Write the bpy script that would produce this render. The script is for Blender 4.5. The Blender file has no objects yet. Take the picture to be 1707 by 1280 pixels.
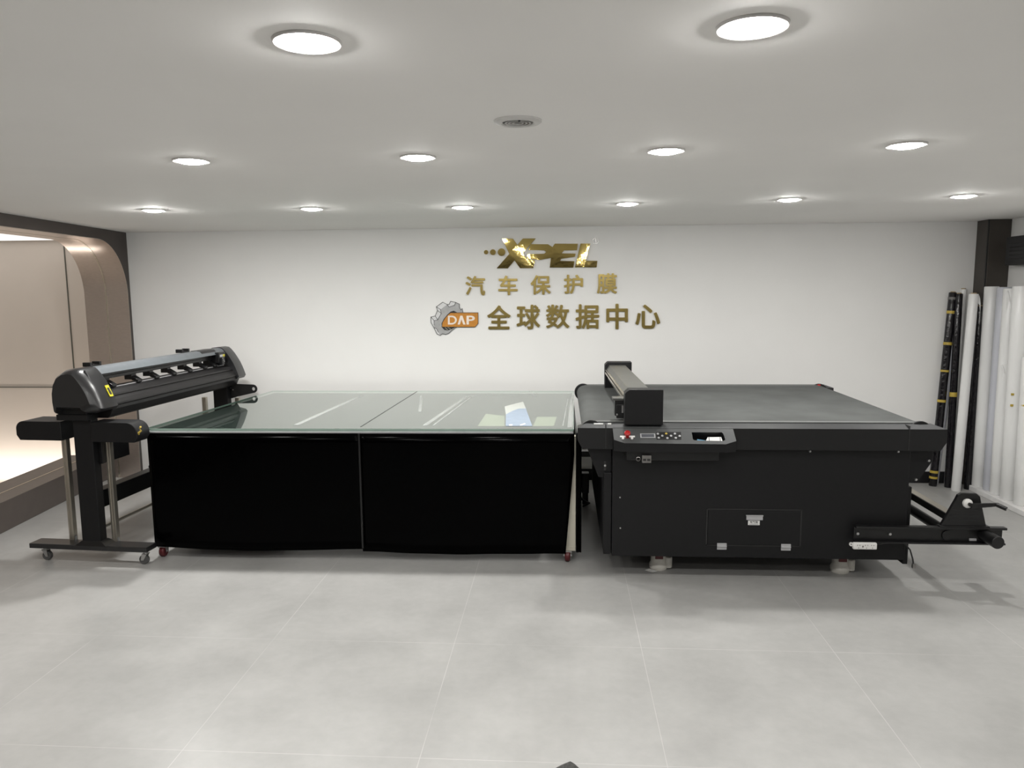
import bpy, bmesh, math, random
import numpy as np
from mathutils import Vector, Matrix
random.seed(7)
C = bpy.context.scene.collection
S = bpy.context.scene

# ------------------------------------------------------------------ camera
W, HGT, F, CAMZ = 1707.0, 1280.0, 1250.0, 1.6
cx, cy = W / 2, HGT / 2
_Y = np.array([(936. - cx) / F, -(481. - cy) / F, -1.]); _Y /= np.linalg.norm(_Y)
_U = np.cross(np.array([1., 0.008, 0.]), _Y); _U /= np.linalg.norm(_U)
if _U[1] < 0: _U = -_U
_X = np.cross(_Y, _U)
B = np.array([_X, _Y, _U])            # rows: world axes seen from the camera
cam = bpy.data.cameras.new('camera'); cam.sensor_width = 36; cam.lens = F / W * 36
cam.clip_start = 0.02
camo = bpy.data.objects.new('camera', cam); C.objects.link(camo)
M4 = Matrix([[B[r][c] for c in range(3)] + [0] for r in range(3)] + [[0, 0, 0, 1]])
camo.matrix_world = Matrix.Translation((0, 0, CAMZ)) @ M4
S.camera = camo

# ------------------------------------------------------------------ world / exposure
wd = bpy.data.worlds.new('world'); S.world = wd; wd.use_nodes = True
wd.node_tree.nodes['Background'].inputs[0].default_value = (0.5, 0.5, 0.5, 1)
wd.node_tree.nodes['Background'].inputs[1].default_value = 0.05
S.view_settings.view_transform = 'Standard'
S.view_settings.look = 'None'
S.view_settings.gamma = 1
S.view_settings.use_curve_mapping = False
S.view_settings.exposure = 0.0
S.cycles.use_denoising = True
S.cycles.max_bounces = 10

LAMP = 385.0            # radiance of a ceiling downlight
LAMP_COL = (1.0, 0.985, 0.955)

def area(name, loc, target, sx, sy, power, col, shape='RECTANGLE'):
    l = bpy.data.lights.new(name, 'AREA'); l.shape = shape; l.size = sx; l.size_y = sy
    l.energy = power; l.color = col
    o = bpy.data.objects.new(name, l); C.objects.link(o); o.location = loc
    d = Vector(target) - Vector(loc)
    o.rotation_euler = d.to_track_quat('-Z', 'Y').to_euler()
    return o
CEIL = 2.097
# downlights of the same ceiling grid that hang outside the picture
for y, xs in ((1.55, (-2.3, -1.4, 1.25)), (2.86, (-3.1, -2.3, 2.1)),
              (0.25, (-1.4, -0.5, 0.36)), (-1.7, (-0.5, 0.36))):
    for x in xs:
        area('downlight_beyond_frame', (x, y, CEIL - .012), (x, y, 0), .106, .106, LAMP * .62 * math.pi * .00882, LAMP_COL, 'DISK')
# warm strip lamps at the foot of the corridor wall behind the arch
area('corridor_strip_lamp', (-5.1, 6.78, -.27), (-5.1, 7.0, .5), 2.2, .06, 13, (1, .92, .84))

# ------------------------------------------------------------------ pixel -> place helpers
def ray(x, y): return B @ np.array([(x - cx) / F, -(y - cy) / F, -1.])
O3 = np.array([0, 0, CAMZ])
def atY(x, y, Y): r = ray(x, y); return r * (Y / r[1]) + O3
def atZ(x, y, z): r = ray(x, y); return r * ((z - CAMZ) / r[2]) + O3
def atX(x, y, X): r = ray(x, y); return r * (X / r[0]) + O3
def onplane(x, y, p, n):
    r = ray(x, y); return O3 + r * (np.dot(np.array(p) - O3, n) / np.dot(r, n))

# ------------------------------------------------------------------ materials
MATS = {}
def srgb(c): return tuple(((v / 255) / 12.92 if v <= 10 else (((v / 255) + .055) / 1.055) ** 2.4) for v in c)
def mat(name, col, rough=.5, metal=0., spec=.5, var=.06, scale=14., bump=0., emit=None, stretch=None, coat=0.):
    if name in MATS: return MATS[name]
    m = bpy.data.materials.new(name); m.use_nodes = True
    nt = m.node_tree; b = nt.nodes['Principled BSDF']
    tc = nt.nodes.new('ShaderNodeTexCoord'); no = nt.nodes.new('ShaderNodeTexNoise')
    no.inputs['Scale'].default_value = scale; no.inputs['Detail'].default_value = 4
    if stretch:
        mp = nt.nodes.new('ShaderNodeMapping'); mp.inputs['Scale'].default_value = stretch
        nt.links.new(tc.outputs['Object'], mp.inputs[0]); nt.links.new(mp.outputs[0], no.inputs['Vector'])
    else: nt.links.new(tc.outputs['Object'], no.inputs['Vector'])
    rp = nt.nodes.new('ShaderNodeValToRGB')
    rp.color_ramp.elements[0].position = .3; rp.color_ramp.elements[1].position = .7
    rp.color_ramp.elements[0].color = tuple(max(0, c * (1 - var)) for c in col) + (1,)
    rp.color_ramp.elements[1].color = tuple(min(1, c * (1 + var)) for c in col) + (1,)
    nt.links.new(no.outputs[0], rp.inputs[0]); nt.links.new(rp.outputs[0], b.inputs['Base Color'])
    b.inputs['Roughness'].default_value = rough; b.inputs['Metallic'].default_value = metal
    b.inputs['Specular IOR Level'].default_value = spec
    b.inputs['Coat Weight'].default_value = coat
    if bump:
        bp = nt.nodes.new('ShaderNodeBump'); bp.inputs['Strength'].default_value = bump; bp.inputs['Distance'].default_value = .01
        nt.links.new(no.outputs[0], bp.inputs['Height']); nt.links.new(bp.outputs[0], b.inputs['Normal'])
    if emit:
        b.inputs['Emission Color'].default_value = tuple(emit[0]) + (1,); b.inputs['Emission Strength'].default_value = emit[1]
    MATS[name] = m
    return m

M = dict(
    wall=mat('white_wall_paint', (.83, .825, .81), .7, var=.012, scale=3),
    ceil=mat('white_ceiling_paint', (.93, .915, .89), .8, var=.012, scale=2),
    rear=mat('rear_wall_paint', (.80, .79, .77), .7),
    dark=mat('dark_brown_laminate', srgb((62, 55, 51)), .45, var=.08, scale=5, stretch=(12, 1, 1)),
    column=mat('dark_grey_laminate', srgb((66, 61, 56)), .5, var=.06, stretch=(20, 20, 1)),
    bronze=mat('brushed_bronze_metal', srgb((216, 205, 197)), .30, metal=1., var=.05, scale=30, stretch=(1, 1, 8)),
    groove=mat('pale_trim_metal', srgb((215, 208, 195)), .25, metal=1.),
    sill=mat('brown_stone_sill', srgb((90, 82, 77)), .35, var=.06),
    beige=mat('beige_panel', (.66, .60, .54), .4, var=.02, scale=2),
    seam=mat('dark_panel_seam', srgb((92, 92, 84)), .5),
    basebd=mat('black_baseboard', (.008, .008, .009), .5),
    plinth=mat('white_plinth', (.78, .77, .76), .5),
    gold=mat('gold_mirror_acrylic', (.45, .345, .12), .04, metal=1., bump=.10, scale=7, var=.05),
    goldb=mat('gold_brushed_acrylic', (.36, .275, .095), .28, metal=1., var=.1, scale=30),
    ring=mat('white_light_trim', (.62, .61, .59), .35),
    ringd=mat('grey_reflector', (.30, .29, .28), .3, metal=1.),
    lamp=mat('lit_diffuser', (.9, .9, .9), .5, emit=(LAMP_COL, LAMP * .85)),
    lampmid=mat('lit_diffuser_middle_row', (.9, .9, .9), .5, emit=(LAMP_COL, LAMP * .36)),
    lampfar=mat('lit_diffuser_wall_row', (.9, .9, .9), .5, emit=(LAMP_COL, LAMP * 1.36)),
    lampfar0=mat('lit_diffuser_wall_row_brighter', (.9, .9, .9), .5, emit=(LAMP_COL, LAMP * 2.5)),
    lampfar2=mat('lit_diffuser_wall_row_dimmer', (.9, .9, .9), .5, emit=(LAMP_COL, LAMP * 1.22)),
    dead=mat('dark_recess', (.05, .048, .045), .4),
    black=mat('black_powder_coat', (.0070, .0070, .0078), .5, var=.08, scale=60, spec=.3),
    black2=mat('black_plastic', (.0055, .0055, .006), .35, var=.1, scale=40),
    grey3=mat('charcoal_plastic', (.0135, .0135, .0145), .28, var=.08, spec=.6),
    cover=mat('silver_grey_cover', srgb((112, 117, 121)), .35, metal=.4),
    apron=mat('dark_ribbed_aluminium', (.0075, .007, .0074), .42, metal=.05, var=.15, scale=40),
    alu=mat('aluminium', srgb((190, 184, 172)), .35, metal=.9, var=.08, scale=30, stretch=(6, 6, 1)),
    steel=mat('zinc_steel', (.55, .55, .55), .3, metal=1.),
    rubber=mat('grey_rubber', (.09, .09, .09), .6),
    redw=mat('red_wheel', (.10, .012, .014), .4),
    skirt=mat('glossy_black_vinyl', (.0006, .0006, .0007), .12, spec=.035, var=.1),
    board=mat('dark_board', (.012, .017, .016), .6),
    legw=mat('cream_painted_steel', srgb((205, 200, 184)), .5, var=.04),
    gedge=mat('green_glass_edge', srgb((150, 170, 160)), .15),
    tape=mat('clear_tape', srgb((205, 210, 205)), .5),
    tapey=mat('yellow_tape', srgb((190, 165, 70)), .45, var=.15),
    belt=mat('dark_grey_belt', (.078, .082, .080), .75, var=.16, scale=5, bump=.05, spec=.3),
    belts=mat('grey_belt_border', (.14, .145, .14), .6),
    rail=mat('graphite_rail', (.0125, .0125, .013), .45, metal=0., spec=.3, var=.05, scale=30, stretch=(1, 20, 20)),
    rail_lit=mat('graphite_rail_lit_top', (.034, .035, .037), .45, spec=.4, var=.05, scale=30, stretch=(1, 20, 20)),  # same graphite as the rail, light from above put into a paler colour
    panelg=mat('grey_panel_top', (.062, .065, .066), .45, metal=.0, var=.05),
    beamm=mat('grey_gantry_beam', (.10, .10, .092), .45, metal=.2, var=.06),
    white=mat('white_plastic', (.78, .77, .75), .35, var=.03),
    cream=mat('ivory_nylon', (.62, .60, .55), .4, var=.05),
    red=mat('red_plastic', (.42, .012, .012), .25, var=.1),
    screen=mat('lcd_screen', (.10, .105, .12), .15),
    bezel=mat('silver_bezel', (.42, .42, .43), .4),
    yellowl=mat('yellow_label', srgb((200, 190, 40)), .5, var=.2, scale=80),
    papw=mat('off_white_paper', (.46, .48, .45), .6, var=.02),
    paper=mat('white_paper', (.8, .8, .78), .6, var=.02),
    papb=mat('beige_paper', (.38, .36, .27), .6, var=.03),
    papblue=mat('blue_print_paper', (.27, .33, .41), .5, var=.06),
    blueb=mat('blue_card', srgb((70, 130, 160)), .5),
    whiteroll=mat('white_film_roll', (.80, .80, .79), .3, var=.025, scale=6, stretch=(4, 4, .6)),
    greyroll=mat('pale_grey_film_roll', (.56, .57, .62), .32, var=.03, scale=6),
    blackroll=mat('black_shrink_wrap', (.008, .007, .009), .16, var=.3, scale=24, bump=.6),
    coref=mat('cardboard_core', srgb((170, 150, 120)), .8),
    gearf=mat('printed_grey', srgb((168, 168, 168)), .4, var=.10, scale=25),
    gears=mat('printed_light_grey', srgb((215, 215, 215)), .4, var=.05, scale=25),
    ink=mat('black_ink', (.02, .02, .02), .45),
    orange=mat('printed_orange', srgb((196, 132, 50)), .35, var=.08, scale=30),
    silverl=mat('silver_lettering', srgb((238, 226, 214)), .3),
    cloth=mat('dark_grey_cloth', (.06, .06, .056), .8, var=.4, scale=120, bump=.4),
    scuff=mat('dark_scuff', (.16, .155, .15), .6),
)
def glass_mat():
    m = bpy.data.materials.new('clear_glass'); m.use_nodes = True; nt = m.node_tree
    nt.nodes.remove(nt.nodes['Principled BSDF'])
    out = nt.nodes['Material Output']
    tr = nt.nodes.new('ShaderNodeBsdfTransparent'); tr.inputs[0].default_value = (.90, .96, .93, 1)
    gl = nt.nodes.new('ShaderNodeBsdfGlossy'); gl.inputs[0].default_value = (.95, .98, .96, 1); gl.inputs['Roughness'].default_value = .015
    fr = nt.nodes.new('ShaderNodeFresnel'); fr.inputs[0].default_value = 1.52
    a = nt.nodes.new('ShaderNodeMath'); a.operation = 'MULTIPLY'; a.inputs[1].default_value = 2
    b = nt.nodes.new('ShaderNodeMath'); b.operation = 'ADD'; b.inputs[1].default_value = 1
    c = nt.nodes.new('ShaderNodeMath'); c.operation = 'DIVIDE'
    nt.links.new(fr.outputs[0], a.inputs[0]); nt.links.new(fr.outputs[0], b.inputs[0])
    nt.links.new(a.outputs[0], c.inputs[0]); nt.links.new(b.outputs[0], c.inputs[1])
    mx = nt.nodes.new('ShaderNodeMixShader')
    ge = nt.nodes.new('ShaderNodeNewGeometry'); g1 = nt.nodes.new('ShaderNodeMath'); g1.operation = 'SUBTRACT'; g1.inputs[0].default_value = 1
    nt.links.new(ge.outputs['Backfacing'], g1.inputs[1])
    g2 = nt.nodes.new('ShaderNodeMath'); g2.operation = 'MULTIPLY'; nt.links.new(c.outputs[0], g2.inputs[0]); nt.links.new(g1.outputs[0], g2.inputs[1])
    nt.links.new(g2.outputs[0], mx.inputs[0]); nt.links.new(tr.outputs[0], mx.inputs[1]); nt.links.new(gl.outputs[0], mx.inputs[2])
    nt.links.new(mx.outputs[0], out.inputs[0])
    return m
M['glass'] = glass_mat()
def tape_mat():
    m = bpy.data.materials.new('translucent_tape'); m.use_nodes = True; nt = m.node_tree
    b = nt.nodes['Principled BSDF']; b.inputs['Base Color'].default_value = (.72, .74, .72, 1); b.inputs['Roughness'].default_value = .5
    no = nt.nodes.new('ShaderNodeTexNoise'); no.inputs['Scale'].default_value = 9
    ma = nt.nodes.new('ShaderNodeMath'); ma.operation = 'MULTIPLY_ADD'; ma.inputs[1].default_value = .35; ma.inputs[2].default_value = .0
    nt.links.new(no.outputs[0], ma.inputs[0]); nt.links.new(ma.outputs[0], b.inputs['Alpha'])
    return m
M['tape'] = tape_mat()

def floor_mat():
    m = bpy.data.materials.new('grey_cement_tile'); m.use_nodes = True; nt = m.node_tree; N = nt.nodes; L = nt.links
    b = N['Principled BSDF']; tc = N.new('ShaderNodeTexCoord'); sp = N.new('ShaderNodeSeparateXYZ'); L.new(tc.outputs['Object'], sp.inputs[0])
    T = .8435
    def math(op, a, bb=None, c=None):
        n = N.new('ShaderNodeMath'); n.operation = op
        for i, v in enumerate((a, bb, c)):
            if v is None: continue
            if isinstance(v, (int, float)): n.inputs[i].default_value = v
            else: L.new(v, n.inputs[i])
        return n.outputs[0]
    lines = []; cells = []
    for ax, off in ((0, .357), (1, 3.217)):
        u = math('DIVIDE', math('SUBTRACT', sp.outputs[ax], off), T)
        fr = math('FRACT', math('ADD', u, 100.5))
        d = math('ABSOLUTE', math('SUBTRACT', fr, .5))
        lines.append(math('LESS_THAN', d, .0013 / T))
        cells.append(math('FLOOR', math('ADD', u, 100.)))
    ln = math('MAXIMUM', lines[0], lines[1])
    cb = N.new('ShaderNodeCombineXYZ'); L.new(cells[0], cb.inputs[0]); L.new(cells[1], cb.inputs[1])
    wn = N.new('ShaderNodeTexWhiteNoise'); wn.noise_dimensions = '3D'; L.new(cb.outputs[0], wn.inputs['Vector'])
    n1 = N.new('ShaderNodeTexNoise'); n1.inputs['Scale'].default_value = 2.6; n1.inputs['Detail'].default_value = 7; n1.inputs['Roughness'].default_value = .6
    L.new(tc.outputs['Object'], n1.inputs['Vector'])
    n2 = N.new('ShaderNodeTexNoise'); n2.inputs['Scale'].default_value = 22; n2.inputs['Detail'].default_value = 4
    L.new(tc.outputs['Object'], n2.inputs['Vector'])
    v = math('ADD', math('MULTIPLY', n1.outputs[0], .75), math('MULTIPLY', n2.outputs[0], .25))
    v = math('ADD', v, math('MULTIPLY', wn.outputs['Value'], .05))
    rp = N.new('ShaderNodeValToRGB'); e = rp.color_ramp.elements
    e[0].position = .33; e[1].position = .72
    e[0].color = (.33, .327, .318, 1); e[1].color = (.425, .421, .41, 1)
    L.new(v, rp.inputs[0])
    mx = N.new('ShaderNodeMix'); mx.data_type = 'RGBA'
    n3 = N.new('ShaderNodeTexNoise'); n3.inputs['Scale'].default_value = 1.7; L.new(tc.outputs['Object'], n3.inputs['Vector'])
    L.new(math('MULTIPLY', ln, math('MULTIPLY_ADD', n3.outputs[0], 2.2, -.55)), mx.inputs[0])
    L.new(rp.outputs[0], mx.inputs[6]); mx.inputs[7].default_value = (.57, .56, .545, 1)
    L.new(mx.outputs[2], b.inputs['Base Color'])
    L.new(math('MULTIPLY_ADD', n1.outputs[0], .16, .26), b.inputs['Roughness'])
    b.inputs['Specular IOR Level'].default_value = .5
    return m
M['floor'] = floor_mat()

# ------------------------------------------------------------------ mesh helpers
class MB:
    def __init__(s): s.bm = bmesh.new()
    def box(s, x0, x1, y0, y1, z0, z1):
        r = bmesh.ops.create_cube(s.bm, size=1)
        bmesh.ops.transform(s.bm, verts=r['verts'], matrix=Matrix.Translation(((x0 + x1) / 2, (y0 + y1) / 2, (z0 + z1) / 2)) @ Matrix.Diagonal((abs(x1 - x0), abs(y1 - y0), abs(z1 - z0), 1)))
        return s
    def hexa(s, p):               # 8 corners: bottom loop 4, top loop 4
        v = [s.bm.verts.new(q) for q in p]
        for f in ((3, 2, 1, 0), (4, 5, 6, 7), (0, 1, 5, 4), (1, 2, 6, 5), (2, 3, 7, 6), (3, 0, 4, 7)): s.bm.faces.new([v[i] for i in f])
        return s
    def prism(s, pts, vec, closed=True):   # planar loop of 3-D points swept along vec
        vec = Vector(vec); a = [s.bm.verts.new(p) for p in pts]; b = [s.bm.verts.new(Vector(p) + vec) for p in pts]
        n = len(pts)
        s.bm.faces.new(a); s.bm.faces.new(b[::-1])
        for i in range(n): s.bm.faces.new((a[i], b[i], b[(i + 1) % n], a[(i + 1) % n]))
        return s
    def loft(s, rings, cap=True):
        vs = [[s.bm.verts.new(p) for p in r] for r in rings]; n = len(rings[0])
        for k in range(len(vs) - 1):
            for i in range(n): s.bm.faces.new((vs[k][i], vs[k][(i + 1) % n], vs[k + 1][(i + 1) % n], vs[k + 1][i]))
        if cap: s.bm.faces.new(vs[0][::-1]); s.bm.faces.new(vs[-1])
        return s
    def cyl(s, p0, p1, r0, r1=None, seg=24):
        p0, p1 = Vector(p0), Vector(p1); r1 = r0 if r1 is None else r1
        d = (p1 - p0).normalized(); q = d.to_track_quat('Z', 'Y')
        rings = []
        for p, r in ((p0, r0), (p1, r1)):
            rings.append([p + q @ Vector((r * math.cos(2 * math.pi * i / seg), r * math.sin(2 * math.pi * i / seg), 0)) for i in range(seg)])
        return s.loft(rings)
    def lathe(s, c, axis, prof, seg=32):    # prof: (radius, height along axis); open profile
        c = Vector(c); q = Vector(axis).to_track_quat('Z', 'Y'); rings = []
        for r, h in prof:
            rings.append([c + q @ Vector((r * math.cos(2 * math.pi * i / seg), r * math.sin(2 * math.pi * i / seg), h)) for i in range(seg)])
        return s.loft(rings, cap=False)
    def tube(s, path, r, seg=10):
        path = [Vector(p) for p in path]; rings = []
        for i, p in enumerate(path):
            d = (path[min(i + 1, len(path) - 1)] - path[max(i - 1, 0)]).normalized(); q = d.to_track_quat('Z', 'Y')
            rr = r[i] if isinstance(r, (list, tuple)) else r
            rings.append([p + q @ Vector((rr * math.cos(2 * math.pi * k / seg), rr * math.sin(2 * math.pi * k / seg), 0)) for k in range(seg)])
        return s.loft(rings)
    def plate(s, outer, holes, vec):        # planar sheet with holes, thickened along vec
        vec = Vector(vec)
        es = []; loops = [outer] + list(holes)
        base = []
        for lp in loops:
            v = [s.bm.verts.new(p) for p in lp]; base.append(v)
            es += [s.bm.edges.new((v[i], v[(i + 1) % len(v)])) for i in range(len(v))]
        r = bmesh.ops.triangle_fill(s.bm, use_beauty=True, use_dissolve=False, edges=es)
        fs = [g for g in r['geom'] if isinstance(g, bmesh.types.BMFace)]
        top = {v: s.bm.verts.new(v.co + vec) for lp in base for v in lp}
        for f in fs: s.bm.faces.new([top[v] for v in f.verts][::-1])
        for lp in base:
            for i in range(len(lp)):
                a, b = lp[i], lp[(i + 1) % len(lp)]; s.bm.faces.new((a, b, top[b], top[a]))
        return s
    def rib(s, pts, w, vec, e1, e2, closed=False):  # ink line of width w along planar points (2-D) lifted by e1,e2 frame
        n = len(pts)
        for i in range(n if closed else n - 1):
            a = np.array(pts[i], float); b = np.array(pts[(i + 1) % n], float)
            d = b - a; l = np.hypot(*d)
            if l < 1e-9: continue
            d /= l; nn = np.array([-d[1], d[0]]) * w / 2
            a2, b2 = a - d * w / 2, b + d * w / 2
            s.prism([e1(q) for q in (a2 + nn, b2 + nn, b2 - nn, a2 - nn)], vec)
        return s

WM = {}
def wm(o): return WM.get(o.name, Matrix.Identity(4)) if o else Matrix.Identity(4)
def obj(name, mb, m, parent=None, bevel=0., smooth=False, xf=None, segs=2, sub=0, solid=0.):
    bm = mb.bm
    if xf is not None: bmesh.ops.transform(bm, verts=bm.verts, matrix=xf)
    if parent is not None: bmesh.ops.transform(bm, verts=bm.verts, matrix=wm(parent).inverted())
    bmesh.ops.recalc_face_normals(bm, faces=bm.faces)
    me = bpy.data.meshes.new(name); bm.to_mesh(me); bm.free()
    me.materials.append(M[m] if isinstance(m, str) else m)
    o = bpy.data.objects.new(name, me); C.objects.link(o)
    if parent is not None: o.parent = parent; WM[o.name] = wm(parent)
    if solid: md = o.modifiers.new('solid', 'SOLIDIFY'); md.thickness = solid; md.offset = 0
    if bevel:
        md = o.modifiers.new('bevel', 'BEVEL'); md.width = bevel; md.segments = segs; md.limit_method = 'ANGLE'; md.angle_limit = math.radians(40)
    if sub: md = o.modifiers.new('sub', 'SUBSURF'); md.levels = sub; md.render_levels = sub
    if smooth:
        for p in me.polygons: p.use_smooth = True
        if not sub:
            try: me.set_sharp_from_angle(angle=math.radians(38))
            except Exception: pass
    return o
def tag(o, label, cat, group=None):
    o['label'] = label; o['category'] = cat
    if group: o['group'] = group
    return o
def thing(name, label, cat, loc=(0, 0, 0), rot=None, group=None):
    o = bpy.data.objects.new(name, None); C.objects.link(o); o.empty_display_size = .05
    m = Matrix.Translation(loc)
    if rot is not None: m = m @ Matrix.Rotation(rot, 4, 'Z')
    o.matrix_world = m; WM[o.name] = m
    return tag(o, label, cat, group)
def struct(name, mb, m, **k):
    o = obj(name, mb, m, **k); o['kind'] = 'structure'; return o
def copy_thing(src, loc, label):
    r = src.copy(); C.objects.link(r); r.location = loc; r['label'] = label; WM[r.name] = Matrix.Translation(loc)
    for ch in src.children:
        c = ch.copy(); C.objects.link(c); c.parent = r
        for g in ch.children:
            d = g.copy(); C.objects.link(d); d.parent = c
    return r

# ================================================================== THE ROOM
WY = 6.2
struct('floor', MB().box(-3.98, 3.7, -5.2, 6.32, -.06, 0), 'floor')
struct('ceiling', MB().box(-4.02, 3.7, -5.2, 6.32, CEIL, CEIL + .08), 'ceil')
struct('wall_back', MB().box(-3.66, 3.6, WY, WY + .12, 0, CEIL), 'wall')
RWX = 3.415
struct('wall_right', MB().box(RWX, RWX + .12, -5.2, WY, 0, CEIL), 'wall')
struct('wall_rear', MB().box(-4.02, 3.6, -5.3, -5.2, 0, CEIL), 'rear')
struct('baseboard_back', MB().box(-3.60, 3.23, WY - .015, WY, 0, .095), 'basebd', bevel=.002)
# column in the right corner, two dark faces with a joint between them
struct('trim_1', MB().box(3.245, 3.255, 6.055, WY, 0, CEIL).box(3.255, RWX, 6.04, WY, 0, CEIL), 'column', bevel=.002)
struct('trim_2', MB().box(3.246, 3.26, 6.045, 6.054, 0, CEIL), 'ink')
# white plinth under the standing rolls
struct('trim_3', MB().box(3.205, RWX, 4.4, 6.035, 0, .04), 'plinth', bevel=.004)

# left wall with the arched opening: local frame s (towards the camera), t (into the wall), z
LO = Vector((-3.66, 6.2, 0)); _k = math.hypot(.105, 1)
LD = Vector((.105, -1, 0)) / _k; LN = Vector((-1, -.105, 0)) / _k
def LW(s, t, z): return LO + LD * s + LN * t + Vector((0, 0, z))
SJ, SE, ZT, RA = .045, 3.6, 2.012, .44
def arch(grow=0., z0=0.):
    pts = [(SJ - grow, z0)]
    for i in range(17):
        a = math.pi - i / 16 * math.pi / 2
        pts.append((SJ + RA + (RA + grow) * math.cos(a), ZT - RA + (RA + grow) * math.sin(a)))
    for i in range(17):
        a = math.pi / 2 - i / 16 * math.pi / 2
        pts.append((SE - RA + (RA + grow) * math.cos(a), ZT - RA + (RA + grow) * math.sin(a)))
    pts.append((SE + grow, z0)); return pts
def wall_left():
    mb = MB()
    # face frame: wall rectangle minus the arch
    a = arch(.004)
    loop = [(-.02, 0), (-.02, CEIL), (11.6, CEIL), (11.6, 0)] + a[::-1]
    mb.prism([LW(s, 0, z) for s, z in loop], LN * .06)
    return mb
struct('wall_left', wall_left(), 'dark')
def lining(t0, t1, grow=0.0, th=.004):
    mb = MB(); a = arch(grow); b = arch(grow + th)
    r = [[LW(s, t, z) for s, z in a] for t in (t0, t1)]
    q = [[LW(s, t, z) for s, z in b] for t in (t0, t1)]
    n = len(a)
    A = [[mb.bm.verts.new(p) for p in x] for x in r + q]
    for i in range(n - 1):
        for u, v in ((0, 1), (1, 3), (3, 2), (2, 0)): mb.bm.faces.new((A[u][i], A[v][i], A[v][i + 1], A[u][i + 1]))
    return mb
struct('trim_4', lining(0, .176), 'bronze', smooth=True)
struct('trim_5', lining(.186, .36), 'bronze', smooth=True)
struct('trim_6', lining(.174, .188, -.0025, .006), 'groove', smooth=True)
# hidden return of the wall so the corridor is closed off
struct('wall_arch', MB().prism([LW(s, .06, z) for s, z in [(-.02, -.35), (-.02, CEIL), (3.95, CEIL), (3.95, -.35), (SE + .01, -.35)] + arch(.006)[::-1] + [(SJ - .006, -.35)]], LN * .30), 'dark')
# raised sill inside the opening
struct('trim_7', MB().hexa([LW(SJ, .25, 0), LW(SE, .25, 0), LW(SE, .60, 0), LW(SJ, .60, 0), LW(SJ, .25, .205), LW(SE, .25, .205), LW(SE, .60, .205), LW(SJ, .60, .205)]), 'sill', bevel=.003)
struct('trim_8', MB().hexa([LW(SJ, .40, .2), LW(SE, .40, .2), LW(SE, .412, .2), LW(SJ, .412, .2), LW(SJ, .40, .2065), LW(SE, .40, .2065), LW(SE, .412, .2065), LW(SJ, .412, .2065)]), 'groove')
# corridor beyond
struct('wall_corridor', MB().box(-8.2, -3.5, 7.0, 7.1, -.4, 2.3), 'beige')
struct('trim_9', MB().box(-4.762, -4.752, 6.994, 7.002, -.4, 2.11).box(-8.2, -4.76, 6.994, 7.002, .674, .682), 'seam')
struct('wall_corridor_side', MB().box(-8.3, -8.2, 2, 7.1, -.4, 2.3), 'beige')
struct('wall_corridor_end', MB().box(-8.3, -3.6, 1.9, 2.0, -.4, 2.3), 'wall')
struct('floor_corridor', MB().box(-8.3, -4.2, 1.9, 7.1, -.42, -.3), 'beige')
struct('ceiling_corridor', MB().box(-8.3, -3.98, 1.9, 7.1, 2.11, 2.2), 'ceil')
struct('wall_corridor_return', MB().box(-4.1, -3.6, 6.33, 7.1, -.4, 2.2), 'beige')
t = thing('ceiling_panel_light', 'bright white luminous ceiling panel in the corridor behind the arch at the left edge', 'ceiling light', (-5.6, 5.9, 2.1))
obj('frame', MB().box(-6.52, -4.58, 4.98, 6.97, 2.100, 2.112), 'ring', t)
obj('diffuser', MB().box(-6.5, -4.60, 5.0, 6.95, 2.096, 2.104), mat('lit_panel', (.9, .9, .9), .5, emit=((1, .975, .94), .85)), t)

# ================================================================== DOWNLIGHTS
def downlight(x, y, label, lampm='lamp'):
    t = thing('ceiling_downlight', label, 'ceiling light', (x, y, CEIL), group='round recessed ceiling downlights')
    obj('trim_ring', MB().lathe((x, y, CEIL), (0, 0, -1), [(.069, 0), (.069, .003), (.066, .006), (.057, .005), (.053, .002), (.053, -.004)], 48), 'ring', t, smooth=True)
    d = MB(); d.lathe((x, y, CEIL), (0, 0, -1), [(.0535, .001), (.0525, .005), (.046, .009), (.034, .012), (.018, .014), (.0002, .0145)], 40)
    obj('diffuser', d, lampm, t, smooth=True)
    return t
spots = [((-.51, 1.55), 'lit round downlight, left of the two big ones nearest the camera'),
         ((.365, 1.54), 'lit round downlight, right of the two big ones nearest the camera'),
         ((-1.41, 2.86), 'lit round downlight, leftmost of the middle row of four'),
         ((-.54, 2.88), 'lit round downlight, second from the left in the middle row of four'),
         ((.38, 2.85), 'lit round downlight, third from the left in the middle row of four'),
         ((1.22, 2.83), 'lit round downlight, rightmost of the middle row of four'),
         ((-2.49, 4.53), 'small lit downlight near the arch, leftmost of the far row of six'),
         ((-1.52, 4.58), 'small lit downlight, second from the left in the far row of six'),
         ((-.6, 4.62), 'small lit downlight, third from the left in the far row, left of the gold sign'),
         ((.39, 4.57), 'small lit downlight, fourth from the left in the far row, above the last gold characters'),
         ((1.3, 4.48), 'small lit downlight, fifth from the left in the far row of six'),
         ((2.24, 4.44), 'small lit downlight near the dark corner column, rightmost of the far row')]
for rows, lm in ((spots[:2], 'lamp'), (spots[2:6], 'lampmid'), (spots[6:7], 'lampfar0'), (spots[7:9], 'lampfar'), (spots[9:], 'lampfar2')):
    dl0 = downlight(rows[0][0][0], rows[0][0][1], rows[0][1], lm)
    for (p, lab) in rows[1:]: copy_thing(dl0, (p[0], p[1], CEIL), lab)
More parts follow.
